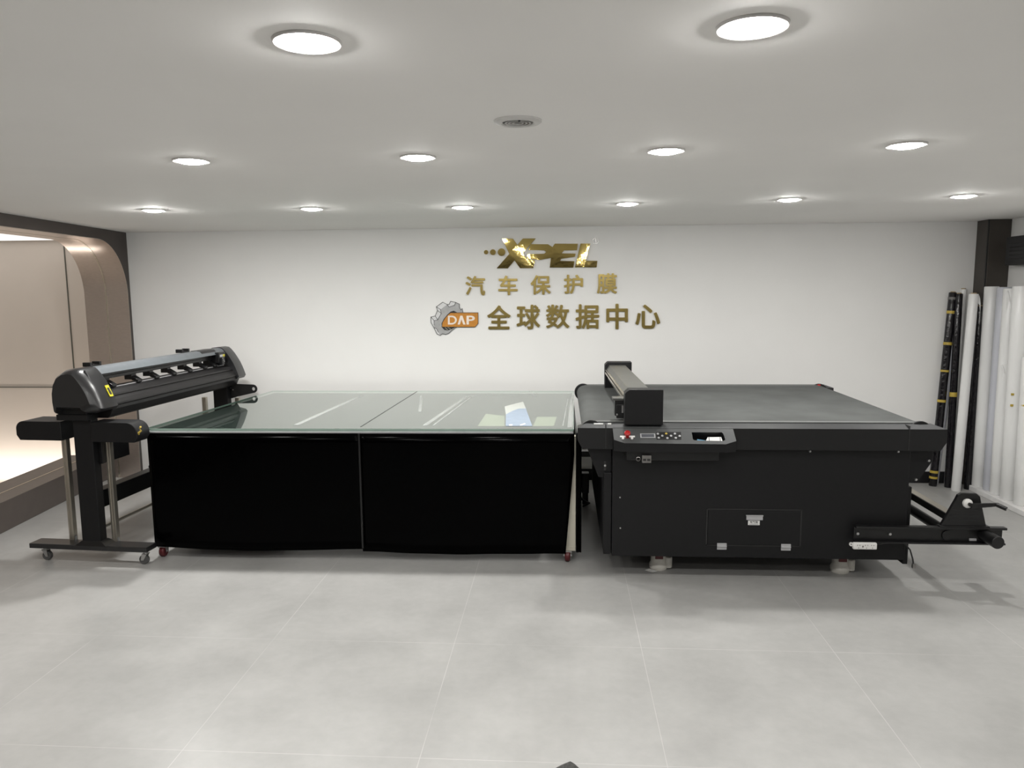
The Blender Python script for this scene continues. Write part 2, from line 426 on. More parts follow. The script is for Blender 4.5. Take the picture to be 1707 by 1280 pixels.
# unlit round spotlight / air nozzle in the middle of the ceiling
x, y = -.13, 2.31
t = thing('recessed_spotlight', 'unlit round recessed spotlight with dark grey inner rings, in mid ceiling', 'ceiling light', (x, y, CEIL))
obj('trim_ring', MB().lathe((x, y, CEIL), (0, 0, -1), [(.072, 0), (.072, .004), (.066, .008), (.050, .009), (.046, .006), (.046, -.0005)], 48), 'ring', t, smooth=True)
obj('recess', MB().cyl((x, y, CEIL - .0005), (x, y, CEIL - .002), .046, seg=40), 'dead', t)
for r in (.040, .029, .018):
    obj('inner_ring', MB().lathe((x, y, CEIL), (0, 0, -1), [(r, .002), (r, .008), (r - .005, .008), (r - .008, .002)], 40), 'ringd', t, smooth=True)
obj('hub', MB().lathe((x, y, CEIL), (0, 0, -1), [(.009, .002), (.009, .008), (.004, .010), (.0005, .0102)], 24), 'ringd', t, smooth=True)
obj('clip', MB().box(x + .004, x + .010, y - .044, y - .034, CEIL - .012, CEIL - .006), 'black2', t)

# ================================================================== SIGN ON THE BACK WALL
SY = WY - .001
def wp(x, y, Y=SY): p = atY(x, y, Y); return Vector(p)
def zoom(pts, x0, y0, s): return [(x0 + a / s, y0 + b / s) for a, b in pts]
def sign_poly(name, label, pts, m='gold', th=.014, holes=()):
    mb = MB(); mb.plate([wp(*p) for p in pts], [[wp(*p) for p in h] for h in holes], (0, -th, 0))
    o = obj(name, mb, m, bevel=.0012); return tag(o, label, 'sign letter', 'gold sign on the back wall')
z5 = lambda p: zoom(p, 780, 385, 7.1125)
sign_poly('sign_letter', 'tall gold mirror letter X with wide feet in the top row of the wall sign',
          z5([(405, 90), (535, 92), (588, 166), (652, 90), (805, 89), (655, 262), (692, 332), (797, 348), (775, 440), (618, 441), (553, 350), (475, 442), (343, 442), (492, 272)]))
sign_poly('sign_letter', 'joined gold mirror letters P and E in the top row of the wall sign',
          z5([(745, 156), (950, 158), (1003, 192), (1030, 151), (1303, 152), (1293, 228), (1140, 232), (1112, 265), (1277, 268), (1268, 306), (1108, 330), (1092, 354), (1262, 358), (1250, 434), (970, 434), (985, 320), (850, 344), (698, 330), (708, 274), (905, 270), (928, 250), (905, 230), (716, 226)]))
sign_poly('sign_letter', 'gold mirror letter L at the end of the top row of the wall sign',
          z5([(1335, 150), (1450, 150), (1395, 352), (1535, 354), (1525, 432), (1270, 432)]))
def circ(c, r, n=28): return [(c[0] + r * math.cos(2 * math.pi * i / n), c[1] + r * math.sin(2 * math.pi * i / n)) for i in range(n)]
for c, r, lab in (((217, 252), 25, 'smallest of the three gold dots left of the top row letters'),
                  ((298, 252), 34, 'middle sized of the three gold dots left of the top row letters'),
                  ((400, 252), 45, 'largest of the three gold dots, touching the top row letters')):
    sign_poly('sign_dot', lab, z5(circ(c, r)))['category'] = 'sign dot'

def glyph_bm(txt, off=0.0, res=6):
    cu = bpy.data.curves.new('glyph', 'FONT'); cu.body = txt; cu.size = 1; cu.offset = off; cu.resolution_u = res; cu.fill_mode = 'BOTH'; cu.extrude = .05
    ob = bpy.data.objects.new('glyph', cu); C.objects.link(ob)
    dg = bpy.context.evaluated_depsgraph_get(); dg.update()
    me = bpy.data.meshes.new_from_object(ob.evaluated_get(dg))
    bm = bmesh.new(); bm.from_mesh(me)
    bpy.data.objects.remove(ob); bpy.data.curves.remove(cu); bpy.data.meshes.remove(me)
    return bm
def glyph(txt, p0, p1, p2, th, nrm, off=0.0):
    """characters stretched over the rectangle p0 (bottom left), p1 (bottom right), p2 (top left), thickened th along nrm"""
    bm = glyph_bm(txt, 0)
    if off:
        geo = bm.verts[:] + bm.edges[:] + bm.faces[:]
        for k in range(8):
            a = k * math.pi / 4
            r = bmesh.ops.duplicate(bm, geom=geo)
            vs = [g for g in r['geom'] if isinstance(g, bmesh.types.BMVert)]
            bmesh.ops.translate(bm, verts=vs, vec=(off * math.cos(a), off * math.sin(a), .0006 * (k + 1)))
    xs = [v.co.x for v in bm.verts]; ys = [v.co.y for v in bm.verts]
    x0, x1, y0, y1 = min(xs), max(xs), min(ys), max(ys)
    ex = (Vector(p1) - Vector(p0)); ey = (Vector(p2) - Vector(p0)); n = Vector(nrm)
    for v in bm.verts:
        a, b, c = (v.co.x - x0) / (x1 - x0), (v.co.y - y0) / (y1 - y0), (v.co.z + .05) / .1
        v.co = Vector(p0) + ex * a + ey * b + n * (th * c)
    mb = MB(); mb.bm.free(); mb.bm = bm
    return mb
z3 = lambda a, b: (680 + a / 3.8795, 380 + b / 3.8795)
row2 = [('汽', (373, 310, 500, 436), 'first'), ('车', (585, 308, 710, 434), 'second'), ('保', (793, 305, 924, 431), 'third'), ('护', (1008, 302, 1132, 426), 'fourth'), ('膜', (1222, 293, 1352, 425), 'fifth and last')]
row3 = [('全', (513, 500, 665, 655), 'first'), ('球', (703, 496, 855, 655), 'second'), ('数', (893, 495, 1045, 650), 'third'), ('据', (1083, 493, 1237, 652), 'fourth'), ('中', (1282, 490, 1422, 654), 'fifth'), ('心', (1470, 495, 1630, 650), 'sixth and last')]
for rows, what in ((row2, 'middle row of five Chinese characters'), (row3, 'bottom row of six large Chinese characters')):
    for ch, (a, b, c, d), nth in rows:
        mb = glyph(ch, wp(*z3(a, d)), wp(*z3(c, d)), wp(*z3(a, b)), .012, (0, -1, 0), off=.023)
        tag(obj('sign_character', mb, 'goldb'), 'gold Chinese character %s, %s in the %s' % (ch, nth, what), 'sign character', 'gold sign on the back wall')
# small registered mark
t = thing('registered_mark', 'tiny round silver registered mark at the top right of the sign', 'sign mark', wp(993.2, 401.7))
mb = MB(); mb.plate([wp(*p) for p in z5(circ((1515, 117), 37))], [[wp(*p) for p in z5(circ((1515, 117), 29))]], (0, -.006, 0)); obj('ring', mb, 'ringd', t)
obj('lettering', glyph('R', wp(*z5([(1499, 134)])[0]), wp(*z5([(1531, 134)])[0]), wp(*z5([(1499, 100)])[0]), .005, (0, -1, 0), .01), 'ringd', t)
# gear-and-plate logo
t = thing('logo_plaque', 'flat plaque of a grey cogwheel with an orange DAP plate, left of the bottom row', 'sign plaque', wp(757, 531))
z6 = lambda p: zoom(p, 710, 490, 15.52)
def lay(pts, dy, holes=()):
    mb = MB(); mb.plate([wp(*p, SY - dy) for p in z6(pts)], [[wp(*p, SY - dy) for p in z6(h)] for h in holes], (0, -.0012, 0)); return mb
def ink(lines, w, dy):
    mb = MB()
    for pts, closed in lines:
        mb.rib(z6(pts), w, (0, -.0008, 0), lambda q, d=dy: wp(q[0], q[1], SY - d), None, closed)
    return mb
sil = [(435, 212), (548, 270), (605, 268), (638, 188), (765, 215), (870, 262), (862, 340), (905, 412), (940, 378), (962, 480), (960, 700), (860, 830), (770, 872), (690, 925), (600, 1010), (510, 1050), (425, 1025), (375, 1072), (290, 1035), (212, 880), (130, 740), (130, 592), (240, 572), (300, 425), (270, 332)]
hole = [(720, 440), (640, 462), (560, 535), (470, 645), (412, 760), (420, 860), (480, 925), (560, 938), (660, 905), (770, 850), (850, 700), (840, 500)]
face = [(380, 402), (548, 272), (600, 335), (740, 292), (768, 222), (868, 264), (860, 340), (904, 412), (940, 380), (960, 480), (958, 700), (858, 828), (770, 870), (600, 1008), (510, 1046), (425, 1022), (375, 1066), (320, 990), (270, 885), (212, 870), (213, 690), (305, 668), (392, 510)]
obj('gear_body', lay(sil, .004, [hole]), 'gears', t)
obj('gear_face', lay(face, .0054, [hole]), 'gearf', t)
obj('gear_shadow', lay(hole, .0025), 'ink', t)
obj('outline', ink([(sil, True), (hole, True), ([(380, 402), (270, 332)], False), ([(380, 402), (392, 510), (305, 668), (213, 690), (130, 592)], False), ([(213, 690), (212, 800)], False), ([(300, 430), (392, 495)], False), ([(240, 572), (305, 668)], False),
                    ([(548, 272), (600, 335), (740, 292), (768, 220)], False), ([(212, 875), (270, 890), (320, 985)], False), ([(435, 212), (270, 332)], False)], .75, .0068), 'ink', t)
plate = [(640, 484), (1350, 484), (1350, 765), (1268, 855), (412, 855), (425, 740), (500, 615), (580, 525)]
obj('gear_teeth_shading', ink([([(500, 870), (560, 925)], False), ([(560, 860), (640, 905)], False)], .9, .0040), 'papb', t)
pl = obj('orange_plate', lay(plate, .0085), 'orange', t)
obj('plate_outline', ink([(plate, True)], .8, .0098), 'ink', pl)
for ch, a, b, c, d in (('D', 570, 800, 560, 790), ('P', 1050, 1265, 560, 790)):
    q = [wp(*z6([p])[0], SY - .0099) for p in ((a, d), (b, d), (a, c))]
    obj('lettering', glyph(ch, q[0], q[1], q[2], .002, (0, -1, 0), .02), 'silverl', pl)
obj('lettering', lay([(820, 790), (890, 560), (945, 560), (1025, 790), (965, 790), (918, 655), (880, 790)], .0099), 'silverl', pl)

# ================================================================== VINYL CUTTER (left)
TH = -.065
PB = (-2.775, 4.10, 0)
PX = Matrix.Translation(PB) @ Matrix.Rotation(TH, 4, 'Z')
pc = thing('vinyl_cutter', 'black roll-fed cutting plotter on a wheeled stand left of the glass table', 'cutting machine', PB, TH)
def P(name, mb, m, parent=None, **k): return obj(name, mb, m, parent or pc, xf=PX, **k)
LEN = 1.58
def half_stand(v0, sgn, near):
    # v0: front of the foot; sgn: direction towards the middle of the machine
    va, vb = (v0, v0 + .10)
    f = P('foot_bar', MB().box(-.40, .355 if near else .29, va, vb, .086, .116), 'black2' if not near else 'grey3', bevel=.003)
    P('post', MB().box(-.058, .06, v0 + .01, v0 + .07, .118, .868), 'black', bevel=.004)
    P('post_flange', MB().hexa([(-.095, v0 - .004, .116), (.10, v0 - .004, .116), (.10, v0 + .10, .116), (-.095, v0 + .10, .116), (-.06, v0 + .008, .142), (.062, v0 + .008, .142), (.062, v0 + .074, .142), (-.06, v0 + .074, .142)]), 'black2')
    P('head_bracket', MB().box(-.135, .058, v0 - .02, v0 + .10, .868, .902).box(-.128, .052, v0 - .015, v0 + .10, .902, .945), 'black', bevel=.003)
    for u, nm in ((-.185, 'media_pole'), (.095, 'media_pole')):
        p = P(nm, MB().box(u - .016, u + .016, v0 + .085, v0 + .117, .105, .76).box(u - .004, u - .001, v0 + .082, v0 + .0855, .11, .75), 'alu', bevel=.002)
        P('pole_pin', MB().cyl((u, v0 + .10, .10), (u, v0 + .10, .118), .006, seg=12).cyl((u + .012, v0 + .10, .115), (u + .012, v0 + .10, .14), .010, seg=12), 'steel', p)
    for u, fl in ((-.335, 1), (.315 if near else .24, -1)):
        c = P('caster', MB().box(u - .022, u + .022, v0 + .028, v0 + .072, .078, .086).cyl((u, v0 + .05, .062), (u, v0 + .05, .08), .012, seg=16), 'steel', smooth=True)
        yk = MB()
        for w in (-1, 1): yk.prism([(u - .016, v0 + .05 + w * .014, .066), (u + .016, v0 + .05 + w * .014, .066), (u + .016 * fl + .008, v0 + .05 + w * .014, .024), (u + .016 * fl - .008, v0 + .05 + w * .014, .024)], (0, .002 * w, 0))
        yk.box(u - .016, u + .016, v0 + .034, v0 + .066, .062, .066)
        P('fork', yk, 'steel', c)
        P('wheel', MB().cyl((u + .010 * fl, v0 + .038, .028), (u + .010 * fl, v0 + .062, .028), .028, seg=28), 'rubber', c, bevel=.004, smooth=True)
half_stand(0, 1, True)
half_stand(LEN - .02, 1, False)
# deflector wings at the near end and the hooked arm at the far end
def wing(u0, u1, v0, v1, z0, z1, r, side):
    pts = []
    def arc(cu, cz, a0, a1):
        for i in range(9):
            a = math.radians(a0 + (a1 - a0) * i / 8); pts.append((cu + r * math.cos(a), v0, cz + r * math.sin(a)))
    if side < 0:
        r0 = r; arc(u0 + r, z1 - r, 180, 90); pts.append((u1, v0, z1)); pts.append((u1, v0, z0)); pts.append((u0 + .02, v0, z0)); pts.append((u0, v0, z0 + .03))
    else:
        arc(u1 - r, z1 - r, 90, 0); pts.append((u1, v0, z0 + .03)); pts.append((u1 - .02, v0, z0)); pts.append((u0, v0, z0)); pts.append((u0, v0, z1))
    return MB().prism(pts, (0, v1 - v0, 0))
P('media_guide', wing(-.412, -.125, -.005, .17, .745, .857, .045, -1), 'black', bevel=.003, smooth=True)
P('media_guide', wing(.064, .352, -.005, .115, .742, .857, .065, 1), 'black', bevel=.003, smooth=True)
arm = [(.0, LEN + .03, .74), (.0, LEN + .03, .880), (.255, LEN + .03, .872)] + [(.255 + .033 * math.cos(math.radians(90 - 15 * i)), LEN + .03, .839 + .033 * math.sin(math.radians(90 - 15 * i))) for i in range(1, 13)] + [(.12, LEN + .03, .775)]
hol = [(.258 + .013 * math.cos(i * math.pi / 8), LEN + .03, .838 + .014 * math.sin(i * math.pi / 8)) for i in range(16)]
fa = P('far_media_arm', MB().plate(arm, [hol], (0, .006, 0)), 'black2')
for u, z in ((.02, .83), (.035, .86), (.05, .83), (.07, .845), (.09, .83)):
    P('arm_screw', MB().cyl((u, LEN + .029, z), (u, LEN + .022, z), .004, seg=8), 'steel', fa)
P('control_box', MB().box(.062, .085, .05, .30, .60, .80), 'black2', bevel=.003)
P('stretcher', MB().box(-.03, .04, .06, LEN, .325, .43), 'black2', bevel=.003)
P('lower_rod', MB().cyl((-.09, .10, .15), (-.09, LEN, .15), .011, seg=12), 'alu', smooth=True)
# body: end caps
capp = [(-.112, .905), (-.119, .97), (-.118, 1.03), (-.105, 1.09), (-.078, 1.138), (-.035, 1.165), (.015, 1.171), (.045, 1.166), (.063, 1.15), (.088, 1.12), (.111, 1.085), (.132, 1.05), (.150, 1.01), (.165, .97), (.174, .942), (.160, .925), (.108, .912), (.085, .935), (-.09, .935), (-.10, .905)]
def end_cap(v0, v1, v2):
    ctr = (.005, 1.03); rings = []
    for v, k in ((v0, .80), (v0 + (v1 - v0) * .25, .90), (v0 + (v1 - v0) * .6, .97), (v1, 1.0), (v2, 1.0)):
        rings.append([(ctr[0] + (u - ctr[0]) * k - (1 - k) * .06, v, ctr[1] + (z - ctr[1]) * k) for u, z in capp])
    return MB().loft(rings)
e1 = P('end_cap', end_cap(-.075, -.01, .10), 'grey3', smooth=True)
P('warning_label', MB().hexa([(.128, .055, 1.062), (.157, .055, .998), (.157, .085, .998), (.128, .085, 1.062), (.1315, .055, 1.064), (.1605, .055, 1.0), (.1605, .085, 1.0), (.1315, .085, 1.064)]), 'yellowl', e1)
P('label_print', MB().hexa([(.1355, .062, 1.048), (.1535, .062, 1.010), (.1535, .078, 1.010), (.1355, .078, 1.048), (.1395, .062, 1.050), (.1575, .062, 1.012), (.1575, .078, 1.012), (.1395, .078, 1.050)]), 'ink', e1)
P('cap_rib', MB().tube([(.062 + (.012 * i), -.012, 1.158 - .0205 * i - .0009 * i * i) for i in range(9)], .006, 8), 'grey3', e1, smooth=True)
e2 = P('end_cap', end_cap(LEN + .12, LEN + .08, LEN - .03), 'grey3', smooth=True)
# cover, rail, platen
P('top_cover', MB().prism([(-.105, .09, 1.085), (-.078, .09, 1.134), (-.035, .09, 1.161), (.015, .09, 1.166), (.043, .09, 1.160), (.058, .09, 1.145), (.072, .09, 1.124), (.066, .09, 1.122), (.04, .09, 1.150), (-.03, .09, 1.154), (-.075, .09, 1.128), (-.10, .09, 1.085)], (0, LEN - .10, 0)), 'cover', smooth=True)
kp = P('keypad', MB().prism([(-.03, 1.24, 1.1655), (.016, 1.24, 1.1675), (.044, 1.24, 1.1615), (.058, 1.24, 1.1465), (.058, 1.24, 1.143), (-.03, 1.24, 1.16)], (0, .20, 0)), 'black2')
P('carriage_rail', MB().box(-.02, .035, .09, LEN, 1.084, 1.13).box(.035, .040, .09, LEN, 1.10, 1.106), 'black2', bevel=.002)
mb_pos = [.22, .47, .66, .86, 1.06, 1.26, 1.40]
for v in mb_pos:
    P('pinch_roller', MB().box(-.02, .03, v - .02, v + .02, 1.05, 1.084).prism([(.03, v - .022, 1.075), (.075, v - .022, 1.05), (.075, v - .022, 1.036), (.03, v - .022, 1.046)], (0, .044, 0)).cyl((.066, v - .018, 1.041), (.066, v + .018, 1.041), .010, seg=14), 'black2', bevel=.002)
cg = P('carriage', MB().box(-.02, .095, 1.41, 1.50, 1.06, 1.14).box(.01, .11, 1.43, 1.47, 1.045, 1.10), 'black2', bevel=.004)
P('carriage_label', MB().box(.096, .0985, 1.425, 1.465, 1.105, 1.122), 'bezel', cg)
P('carriage_label', MB().box(.096, .0985, 1.468, 1.495, 1.105, 1.122), 'yellowl', cg)
mb = MB()
for u, v, z in ((.1, 1.44, 1.095), (.1, 1.45, 1.08), (.1, 1.46, 1.07)): P('carriage_screw', MB().cyl((u, v, z), (u + .012, v, z), .004, seg=8), 'steel', cg)
P('platen', MB().prism([(-.08, .08, .90), (-.07, .08, .98), (-.045, .08, 1.02), (-.035, .08, 1.029), (.055, .08, 1.031), (.09, .08, 1.022), (.118, .08, 1.005), (.125, .08, .995), (.12, .08, .99), (.140, .08, .975), (.155, .08, .955), (.156, .08, .945), (.15, .08, .938), (.150, .08, .92), (.13, .08, .88), (.115, .08, .868), (-.09, .08, .868)], (0, LEN - .06, 0)), 'apron', bevel=.002)
P('platen_strip', MB().box(.04, .056, .09, LEN - .02, 1.031, 1.034), 'bezel')
for v in (.12, 1.08):
    P('sensor_clip', MB().box(-.05, .0, v, v + .10, 1.165, 1.172).box(-.05, -.0, v, v + .018, 1.165, 1.19).box(-.05, .0, v + .082, v + .10, 1.165, 1.19).box(-.035, -.015, v + .045, v + .06, 1.17, 1.178), 'black2', bevel=.002)
P('small_print', MB().box(.0592, .0602, .125, .20, 1.138, 1.1415), 'paper')
# yellow-green tape end stuck to the near wing
P('tape_end', MB().tube([(.352, .01, .79), (.362, -.004, .80), (.372, .004, .812), (.362, .01, .825), (.374, .0, .835)], .006, 6), 'tapey', smooth=True)

# ================================================================== GLASS-TOPPED TABLE
FL, FR, BR, BL = (-2.46, 4.22), (.068, 4.262), (.094, 5.885), (-2.335, 5.885)
gt = thing('glass_top_table', 'long wheeled table with a green-tinted glass top and glossy black skirt', 'table', (-1.18, 4.9, 0))
def quad(z0, z1, ins=0.):
    cxx, cyy = -1.15, 5.06
    def q(p): return (p[0] + (ins if p[0] < cxx else -ins), p[1] + (ins if p[1] < cyy else -ins))
    a = [q(p) for p in (FL, FR, BR, BL)]
    return MB().hexa([(x, y, z0) for x, y in a] + [(x, y, z1) for x, y in a])
obj('glass_top', quad(.787, .7985), 'glass', gt)
def lerp(a, b, t): return tuple(a[i] + (b[i] - a[i]) * t for i in range(len(a)))
ge = MB()
for a, b in ((FL, FR), (FR, BR), (BR, BL), (BL, FL)):
    d = Vector((b[0] - a[0], b[1] - a[1], 0)).normalized(); n = Vector((d.y, -d.x, 0)) * .0025
    A, Bv = Vector((a[0], a[1], 0)), Vector((b[0], b[1], 0))
    ge.hexa([A + Vector((0, 0, .7865)), Bv + Vector((0, 0, .7865)), Bv + n + Vector((0, 0, .7865)), A + n + Vector((0, 0, .7865)), A + Vector((0, 0, .7975)), Bv + Vector((0, 0, .7975)), Bv + n + Vector((0, 0, .7975)), A + n + Vector((0, 0, .7975))])
obj('glass_edge', ge, 'gedge', gt)
obj('tabletop_board', quad(.752, .7795, .012), 'board', gt)
obj('edge_trim', MB().hexa([(FL[0], FL[1] - .002, .770), (FR[0], FR[1] - .002, .770), (FR[0], FR[1] + .012, .770), (FL[0], FL[1] + .012, .770), (FL[0], FL[1] - .002, .7805), (FR[0], FR[1] - .002, .7805), (FR[0], FR[1] + .012, .7805), (FL[0], FL[1] + .012, .7805)]), 'bezel', gt)
# pane joint and taped joints seen on the glass
def strip(px0, px1, w, m, name='tape_strip', z=.7990):
    a, b = atZ(*px0, z), atZ(*px1, z); d = Vector(b - a).normalized(); n = Vector((-d.y, d.x, 0)) * w / 2
    a, b = Vector(a), Vector(b)
    return obj(name, MB().prism([a + n, b + n, b - n, a - n], (0, 0, .0006)), m, gt)
strip((601, 711.5), (695, 652.5), .006, 'ink', 'pane_joint')
strip((494, 708), (603, 659), .035, 'tape')
strip((708, 709), (778, 661), .028, 'tape')
strip((722, 709), (786, 661), .010, 'tape')
strip((700, 686), (702, 660), .02, 'tape')
strip((950, 712), (955, 655), .03, 'tape')
strip((938, 711), (947, 664), .006, 'tape')
strip((778, 660), (890, 656), .02, 'tape')
strip((892, 661), (885, 651.5), .03, 'tape')
# skirt: glossy sheets with a soft drape
def skirt(a, b, zt, zb, name, sag=0., curl=None, n=36):
    mb = MB(); rows = []
    for j in range(13):
        t = j / 12; r = []
        for i in range(n + 1):
            s = i / n
            p = Vector((a[0] + (b[0] - a[0]) * s, a[1] + (b[1] - a[1]) * s, 0))
            z = zt + (zb + (-sag * math.sin(math.pi * s)) - zt) * t
            wv = .006 * t * math.sin(9 * s + 1.3) + .003 * math.sin(23 * s) * t
            y = p.y - .004 + wv * (.6 if curl is None else 1)
            x = p.x
            if curl: x, y = curl(s, t, x, y)
            r.append(mb.bm.verts.new((x, y, z)))
        rows.append(r)
    for j in range(12):
        for i in range(n): mb.bm.faces.new((rows[j][i], rows[j][i + 1], rows[j + 1][i + 1], rows[j + 1][i]))
    return obj(name, mb, 'skirt', gt, smooth=True, solid=.002)
mid = lerp(FL, FR, .508)
def pull(s, t, x, y):
    k = max(0, s - .86) / .14
    e = .060 * max(0, (t - .18)) * k ** 1.5
    return x - e, y + .02 * e
skirt((FL[0] + .012, FL[1] - .002), (mid[0] + .008, mid[1] - .002), .772, .075, 'skirt_panel', .018)
skirt((mid[0] - .004, mid[1] - .006), (FR[0] + .006, FR[1] - .004), .772, .058, 'skirt_panel', .010, pull)
skirt((FL[0] + .014, FL[1] + .0), (BL[0] + .02, BL[1] - .02), .772, .075, 'side_skirt_panel', 0, None, 12)
skirt((FR[0] + .020, FR[1] + .006), (BR[0] - .004, BR[1] - .02), .775, .07, 'side_skirt_panel', 0, None, 12)
skirt((FR[0] + .018, FR[1] + .002), (FR[0] + .048, FR[1] + .006), .775, .062, 'skirt_return', 0, None, 3)
obj('skirt_binding', MB().box(mid[0] - .006, mid[0] + .004, mid[1] - .0165, mid[1] - .012, .08, .772), 'black2', gt)
for nm, (lx, ly) in (('leg', (.056, 4.295)), ('leg', (-2.40, 4.27)), ('leg', (.06, 5.82)), ('leg', (-2.28, 5.82))):
    lg = obj(nm, MB().box(lx - .03, lx + .028, ly - .02, ly + .03, .085, .752).box(lx - .055, lx + .028, ly - .022, ly + .03, .066, .095), 'legw', gt, bevel=.003)
    cz = MB().box(lx - .045, lx + .005, ly - .03, ly + .02, .060, .066).cyl((lx - .02, ly - .005, .05), (lx - .02, ly - .005, .062), .012, seg=14)
    for w in (-1, 1): cz.prism([(lx - .02 + w * .019, ly - .025, .062), (lx - .02 + w * .019, ly + .015, .062), (lx - .02 + w * .019, ly + .008, .026), (lx - .02 + w * .019, ly - .018, .026)], (.002 * w, 0, 0))
    cz.cyl((lx - .045, ly - .005, .034), (lx + .006, ly - .005, .034), .006, seg=10)
    ca = obj('caster', cz, 'steel', gt)
    obj('wheel', MB().cyl((lx - .036, ly - .010, .034), (lx - .004, ly - .010, .034), .034, seg=28), 'redw', ca, bevel=.008, smooth=True)
for y0 in (4.29, 5.80): obj('cross_rail', MB().box(-2.36, .02, y0, y0 + .03, .70, .752), 'legw', gt)
# sheets between board and glass
def sheet(name, label, pts, m, z=.7825):
    o = obj(name, MB().prism([Vector(atZ(*p, z)) for p in pts], (0, 0, .0012)), m); return tag(o, label, 'paper', 'sheets on the glass table')
z4 = lambda p: zoom(p, 780, 640, 8.535)
sheet('paper_sheet', 'faint cream sheet under the glass, left of the blue and white sheet', z4([(140, 600), (255, 425), (520, 455), (525, 600)]), 'papb')
t = thing('printed_sheet', 'blue and white printed sheet lying on the glass near the right end of the table', 'paper', tuple(atZ(863, 700, .799)), group='sheets on the glass table')
top = [(525, 320), (785, 252), (825, 350), (720, 352), (640, 380), (540, 435)]
bot = [(540, 435), (640, 380), (720, 352), (825, 350), (915, 598), (538, 598)]
obj('white_area', MB().prism([Vector(atZ(*p, 0.7990)) for p in z4(top)], (0, 0, .001)), 'papw', t)
obj('blue_area', MB().prism([Vector(atZ(*p, 0.7990)) for p in z4(bot)], (0, 0, .001)), 'papblue', t)
for q in ([(585, 575), (635, 572), (630, 592), (590, 594)], [(740, 580), (810, 555), (822, 568), (750, 592)]):
    obj('white_print', MB().prism([Vector(atZ(*p, 0.8001)) for p in z4(q)], (0, 0, .0004)), 'paper', t)
sheet('paper_sheet', 'plain cream sheet under the glass, between the blue sheet and the right edge', z4([(925, 600), (985, 468), (1265, 468), (1222, 600)]), 'papb')

# ================================================================== FLATBED CUTTER (right)
fc = thing('flatbed_cutter', 'large charcoal flatbed cutting machine with a grey belt bed at the right', 'cutting machine', (1.05, 4.8, 0))
def Fc(name, mb, m, parent=None, **k): return obj(name, mb, m, parent or fc, **k)
Fc('body', MB().box(.277, 1.846, 4.022, 5.62, .132, .76), 'black', bevel=.003)
Fc('corner_post', MB().box(.232, .274, 4.03, 5.6, .138, .60), 'black', bevel=.003)
Fc('corner_post', MB().box(1.849, 1.876, 4.05, 5.6, .10, .53), 'black', bevel=.003)
fr = [(.087, .857), (2.006, .857), (2.008, .79), (1.978, .742), (.112, .742), (.087, .79)]
def frame(y0, y1, yb):
    return MB().prism([(x, y0, z) for x, z in fr], (0, y1 - y0, 0))
def frame_top(y0, y1, yb, xl=.09):
    return MB().hexa([(xl, y0, .8572), (2.003, y0, .8572), (2.003, y1, .8572), (xl, y1, .8572), (xl + .045, yb, .874), (1.955, yb, .874), (1.955, y1, .874), (xl + .045, y1, .874)])
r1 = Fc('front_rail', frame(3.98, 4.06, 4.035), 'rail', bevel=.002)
Fc('rail_top', frame_top(3.98, 4.06, 4.035), 'rail_lit', r1)
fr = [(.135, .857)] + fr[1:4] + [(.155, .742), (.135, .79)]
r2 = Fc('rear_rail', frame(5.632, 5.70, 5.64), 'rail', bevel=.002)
Fc('rail_top', frame_top(5.632, 5.70, 5.64, .136), 'rail_lit', r2)
Fc('rail_joint', MB().box(.236, .240, 3.9785, 4.034, .745, .8745).box(1.812, 1.816, 3.9785, 4.034, .745, .8745), 'ink')
Fc('rail_sticker', MB().box(.175, .225, 4.012, 4.026, .868, .8755).box(.25, .268, 4.012, 4.026, .868, .8755), 'paper')
# conveyor belt, a closed loop over two rollers
XL, XR, ZC, RR = .172, 1.885, .822, .056
loop = [(XL + RR * math.cos(math.radians(90 + 10 * i)), ZC + RR * math.sin(math.radians(90 + 10 * i))) for i in range(19)] + [(XR + RR * math.cos(math.radians(-90 + 10 * i)), ZC + RR * math.sin(math.radians(-90 + 10 * i))) for i in range(19)]
bl = Fc('belt', MB().prism([(x, 4.052, z) for x, z in loop], (0, 1.56, 0)), 'belt', smooth=True)
Fc('belt_border', MB().box(XL, XR, 4.054, 4.092, .8783, .8793), 'belts', bl)
Fc('belt_border', MB().box(XL, XR, 5.575, 5.612, .8783, .8793), 'belts', bl)
for x in (XL - .01, XR + .01):
    for y0, y1 in ((4.036, 4.051), (5.612, 5.63)):
        Fc('roller_cap', MB().cyl((x, y0, ZC + .004), (x, y1, ZC + .004), .064, seg=40), 'black2', smooth=True, bevel=.003)
Fc('side_plate', MB().box(.135, .15, 4.06, 5.6, .745, .80), 'black2')
Fc('side_plate', MB().box(1.965, 1.985, 4.06, 5.6, .745, .80), 'black2')
Fc('belt_mark', MB().box(1.88, 1.90, 5.60, 5.612, .868, .886), 'red', bevel=.002)
# brackets under the rail ends
br = Fc('bracket', MB().prism([(.137, 4.045, .742), (.202, 4.045, .572), (.272, 4.045, .565), (.272, 4.045, .742)], (0, .02, 0)), 'black', bevel=.002)
b2 = Fc('bracket', MB().prism([(1.80, 4.045, .742), (1.974, 4.045, .742), (1.97, 4.045, .672), (1.91, 4.045, .575), (1.885, 4.045, .556), (1.80, 4.045, .556)], (0, .02, 0)), 'black', bevel=.002)
for i, (p, par) in enumerate((((1008.5, 775.5), br), ((1511, 778), b2), ((1548, 767.5), b2), ((1526.5, 799), b2))):
    q = atY(*p, 4.043)
    Fc('bolt', MB().cyl((q[0], 4.046, q[2]), (q[0], 4.036, q[2]), .0085, .006, 16), 'steel', par, smooth=True)
    if i < 2: Fc('slot', MB().box(q[0] - .006, q[0] + .006, 4.042, 4.0445, q[2] - .028, q[2] + .022), 'ink', par, bevel=.003)
